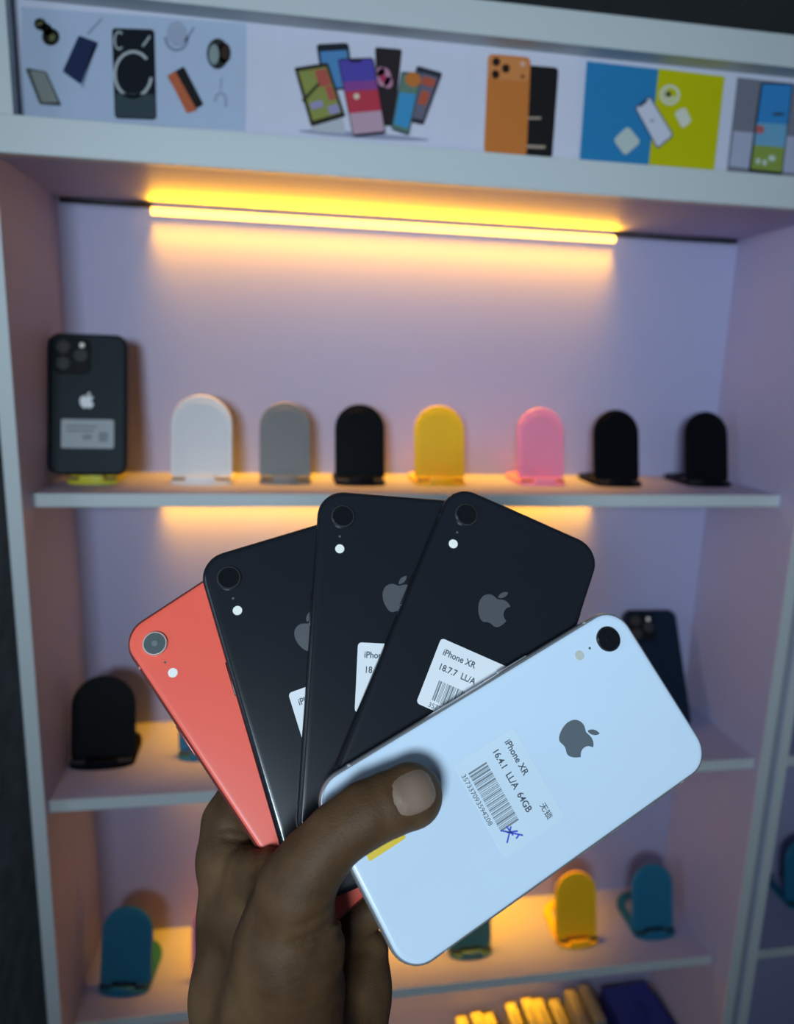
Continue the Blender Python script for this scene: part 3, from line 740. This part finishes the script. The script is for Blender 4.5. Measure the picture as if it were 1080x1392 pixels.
def surface_nets(V):
    inside = V < 0
    c = np.zeros(tuple(s - 1 for s in V.shape), np.int8)
    for dx in (0, 1):
        for dy in (0, 1):
            for dz in (0, 1): c += inside[dx:V.shape[0] - 1 + dx, dy:V.shape[1] - 1 + dy, dz:V.shape[2] - 1 + dz]
    act = np.argwhere((c > 0) & (c < 8)); idx = -np.ones(c.shape, np.int64); idx[tuple(act.T)] = np.arange(len(act))
    pos = np.zeros((len(act), 3)); cnt = np.zeros(len(act))
    corners = [(0, 0, 0), (1, 0, 0), (0, 1, 0), (1, 1, 0), (0, 0, 1), (1, 0, 1), (0, 1, 1), (1, 1, 1)]
    for a in range(8):
        for b in range(a + 1, 8):
            if sum(abs(corners[a][i] - corners[b][i]) for i in range(3)) != 1: continue
            ca, cb = np.array(corners[a]), np.array(corners[b])
            va = V[tuple((act + ca).T)]; vb = V[tuple((act + cb).T)]
            m = (va < 0) != (vb < 0); t = np.where(m, va / np.where(m, va - vb, 1), 0)
            pos += np.where(m[:, None], ca + t[:, None] * (cb - ca), 0); cnt += m
    pos = act + pos / cnt[:, None]
    faces = []
    for ax in range(3):
        u, w = [(1, 2), (2, 0), (0, 1)][ax]
        sl0 = [slice(1, -1)] * 3; sl0[ax] = slice(0, -1)
        sl1 = [slice(1, -1)] * 3; sl1[ax] = slice(1, None)
        a, b = inside[tuple(sl0)], inside[tuple(sl1)]
        off = np.ones(3, int); off[ax] = 0
        for flip, m in ((False, a & ~b), (True, ~a & b)):
            e = np.argwhere(m) + off
            du = np.zeros(3, int); du[u] = 1; dw = np.zeros(3, int); dw[w] = 1
            q = [idx[tuple((e - du - dw).T)], idx[tuple((e - dw).T)], idx[tuple(e.T)], idx[tuple((e - du).T)]]
            q = np.stack(q, 1)
            faces.append(q[:, ::-1] if flip else q)
    return pos, np.concatenate(faces)
pos, faces = surface_nets(V)
pos = lo + pos * h
# light smoothing
for _ in range(1):
    acc = np.zeros_like(pos); n = np.zeros(len(pos))
    for k in range(4):
        np.add.at(acc, faces[:, k], pos[faces[:, (k + 1) % 4]]); np.add.at(n, faces[:, k], 1)
        np.add.at(acc, faces[:, (k + 1) % 4], pos[faces[:, k]]); np.add.at(n, faces[:, (k + 1) % 4], 1)
    pos = pos * .6 + acc / n[:, None] * .4
wpos = CAM + pos @ CV2W.T
SKIN = bpy.data.materials.new('dark_skin'); SKIN.use_nodes = True
nt = SKIN.node_tree; b = nt.nodes['Principled BSDF']
b.inputs['Roughness'].default_value = 0.58; b.inputs['Specular IOR Level'].default_value = 0.22; b.inputs['Subsurface Weight'].default_value = 0.12
b.inputs['Subsurface Radius'].default_value = (1.0, .4, .2); b.inputs['Subsurface Scale'].default_value = 0.003
tc = nt.nodes.new('ShaderNodeTexCoord')
n1 = nt.nodes.new('ShaderNodeTexNoise'); n1.inputs['Scale'].default_value = 45; n1.inputs['Detail'].default_value = 5
cr = nt.nodes.new('ShaderNodeValToRGB'); cr.color_ramp.elements[0].color = (0.062, 0.031, 0.0135, 1); cr.color_ramp.elements[1].color = (0.138, 0.077, 0.035, 1)
cr.color_ramp.elements[0].position = .3; cr.color_ramp.elements[1].position = .72
vo = nt.nodes.new('ShaderNodeTexVoronoi'); vo.inputs['Scale'].default_value = 900
mp = nt.nodes.new('ShaderNodeMapping'); mp.inputs['Scale'].default_value = (1, 1, 2.2)
wv = nt.nodes.new('ShaderNodeTexNoise'); wv.inputs['Scale'].default_value = 260; wv.inputs['Detail'].default_value = 4
mx = nt.nodes.new('ShaderNodeMath'); mx.operation = 'ADD'
bp = nt.nodes.new('ShaderNodeBump'); bp.inputs['Strength'].default_value = .34; bp.inputs['Distance'].default_value = .0003
for s, d in ((tc.outputs['Object'], n1.inputs['Vector']), (n1.outputs['Fac'], cr.inputs['Fac']), (cr.outputs['Color'], b.inputs['Base Color']), (tc.outputs['Object'], mp.inputs['Vector']),
             (mp.outputs['Vector'], vo.inputs['Vector']), (mp.outputs['Vector'], wv.inputs['Vector']), (vo.outputs['Distance'], mx.inputs[0]), (wv.outputs['Fac'], mx.inputs[1]),
             (mx.outputs[0], bp.inputs['Height']), (bp.outputs['Normal'], b.inputs['Normal'])): nt.links.new(s, d)
hc = CAM + CV2W @ C3(400, 1800, 302)
hand = empty('hand', hc)
tag(hand, 'left hand holding five phones spread in a fan, thumb on the white one', 'hand')
link_mesh('skin', wpos - hc, faces[:, ::-1] if np.linalg.det(CV2W) < 0 else faces, SKIN, hand, True)

# thumb nail: a curved plate laid on the thumb's surface
def surf(P0, d):                             # march from outside along d to the skin
    P = P0.copy()
    for _ in range(40):
        s = hand_sdf(P[None])[0]; P = P + d * s * .9
        if abs(s) < .02: break
    return P
nv, nf = [], []
NR, NT = 7, 36
base_c = C3(556, 1073, 266.5)
def nail_pt(r, th, lift):
    c, q = math.cos(th), math.sin(th)
    ex = 2 / 2.7
    along = 8.2 * math.copysign(abs(c) ** ex, c) * r; side = 6.9 * math.copysign(abs(q) ** ex, q) * r
    p = surf(base_c + tax * along + tsid * side + tnor * 20, -tnor)
    return CAM + CV2W @ (p + tnor * lift) - hc
nv.append(nail_pt(0, 0, .4))
for i in range(1, NR + 1):
    for j in range(NT): nv.append(nail_pt(i / NR, 2 * math.pi * j / NT, .38 if i < NR else -.1))
for j in range(NT): nf.append((0, 1 + j, 1 + (j + 1) % NT))
for i in range(NR - 1):
    for j in range(NT):
        a = 1 + i * NT; nf.append((a + j, a + NT + j, a + NT + (j + 1) % NT, a + (j + 1) % NT))
n0 = np.cross(nv[1] - nv[0], nv[1 + NT // 4] - nv[0])
if n0 @ (CV2W @ tnor) < 0: nf = [q[::-1] for q in nf]
nail = link_mesh('thumb_nail', nv, nf, mat('nail', (0.24, 0.165, 0.12), 0.35, coat=.1, noise=.08, nscale=150), hand, True)
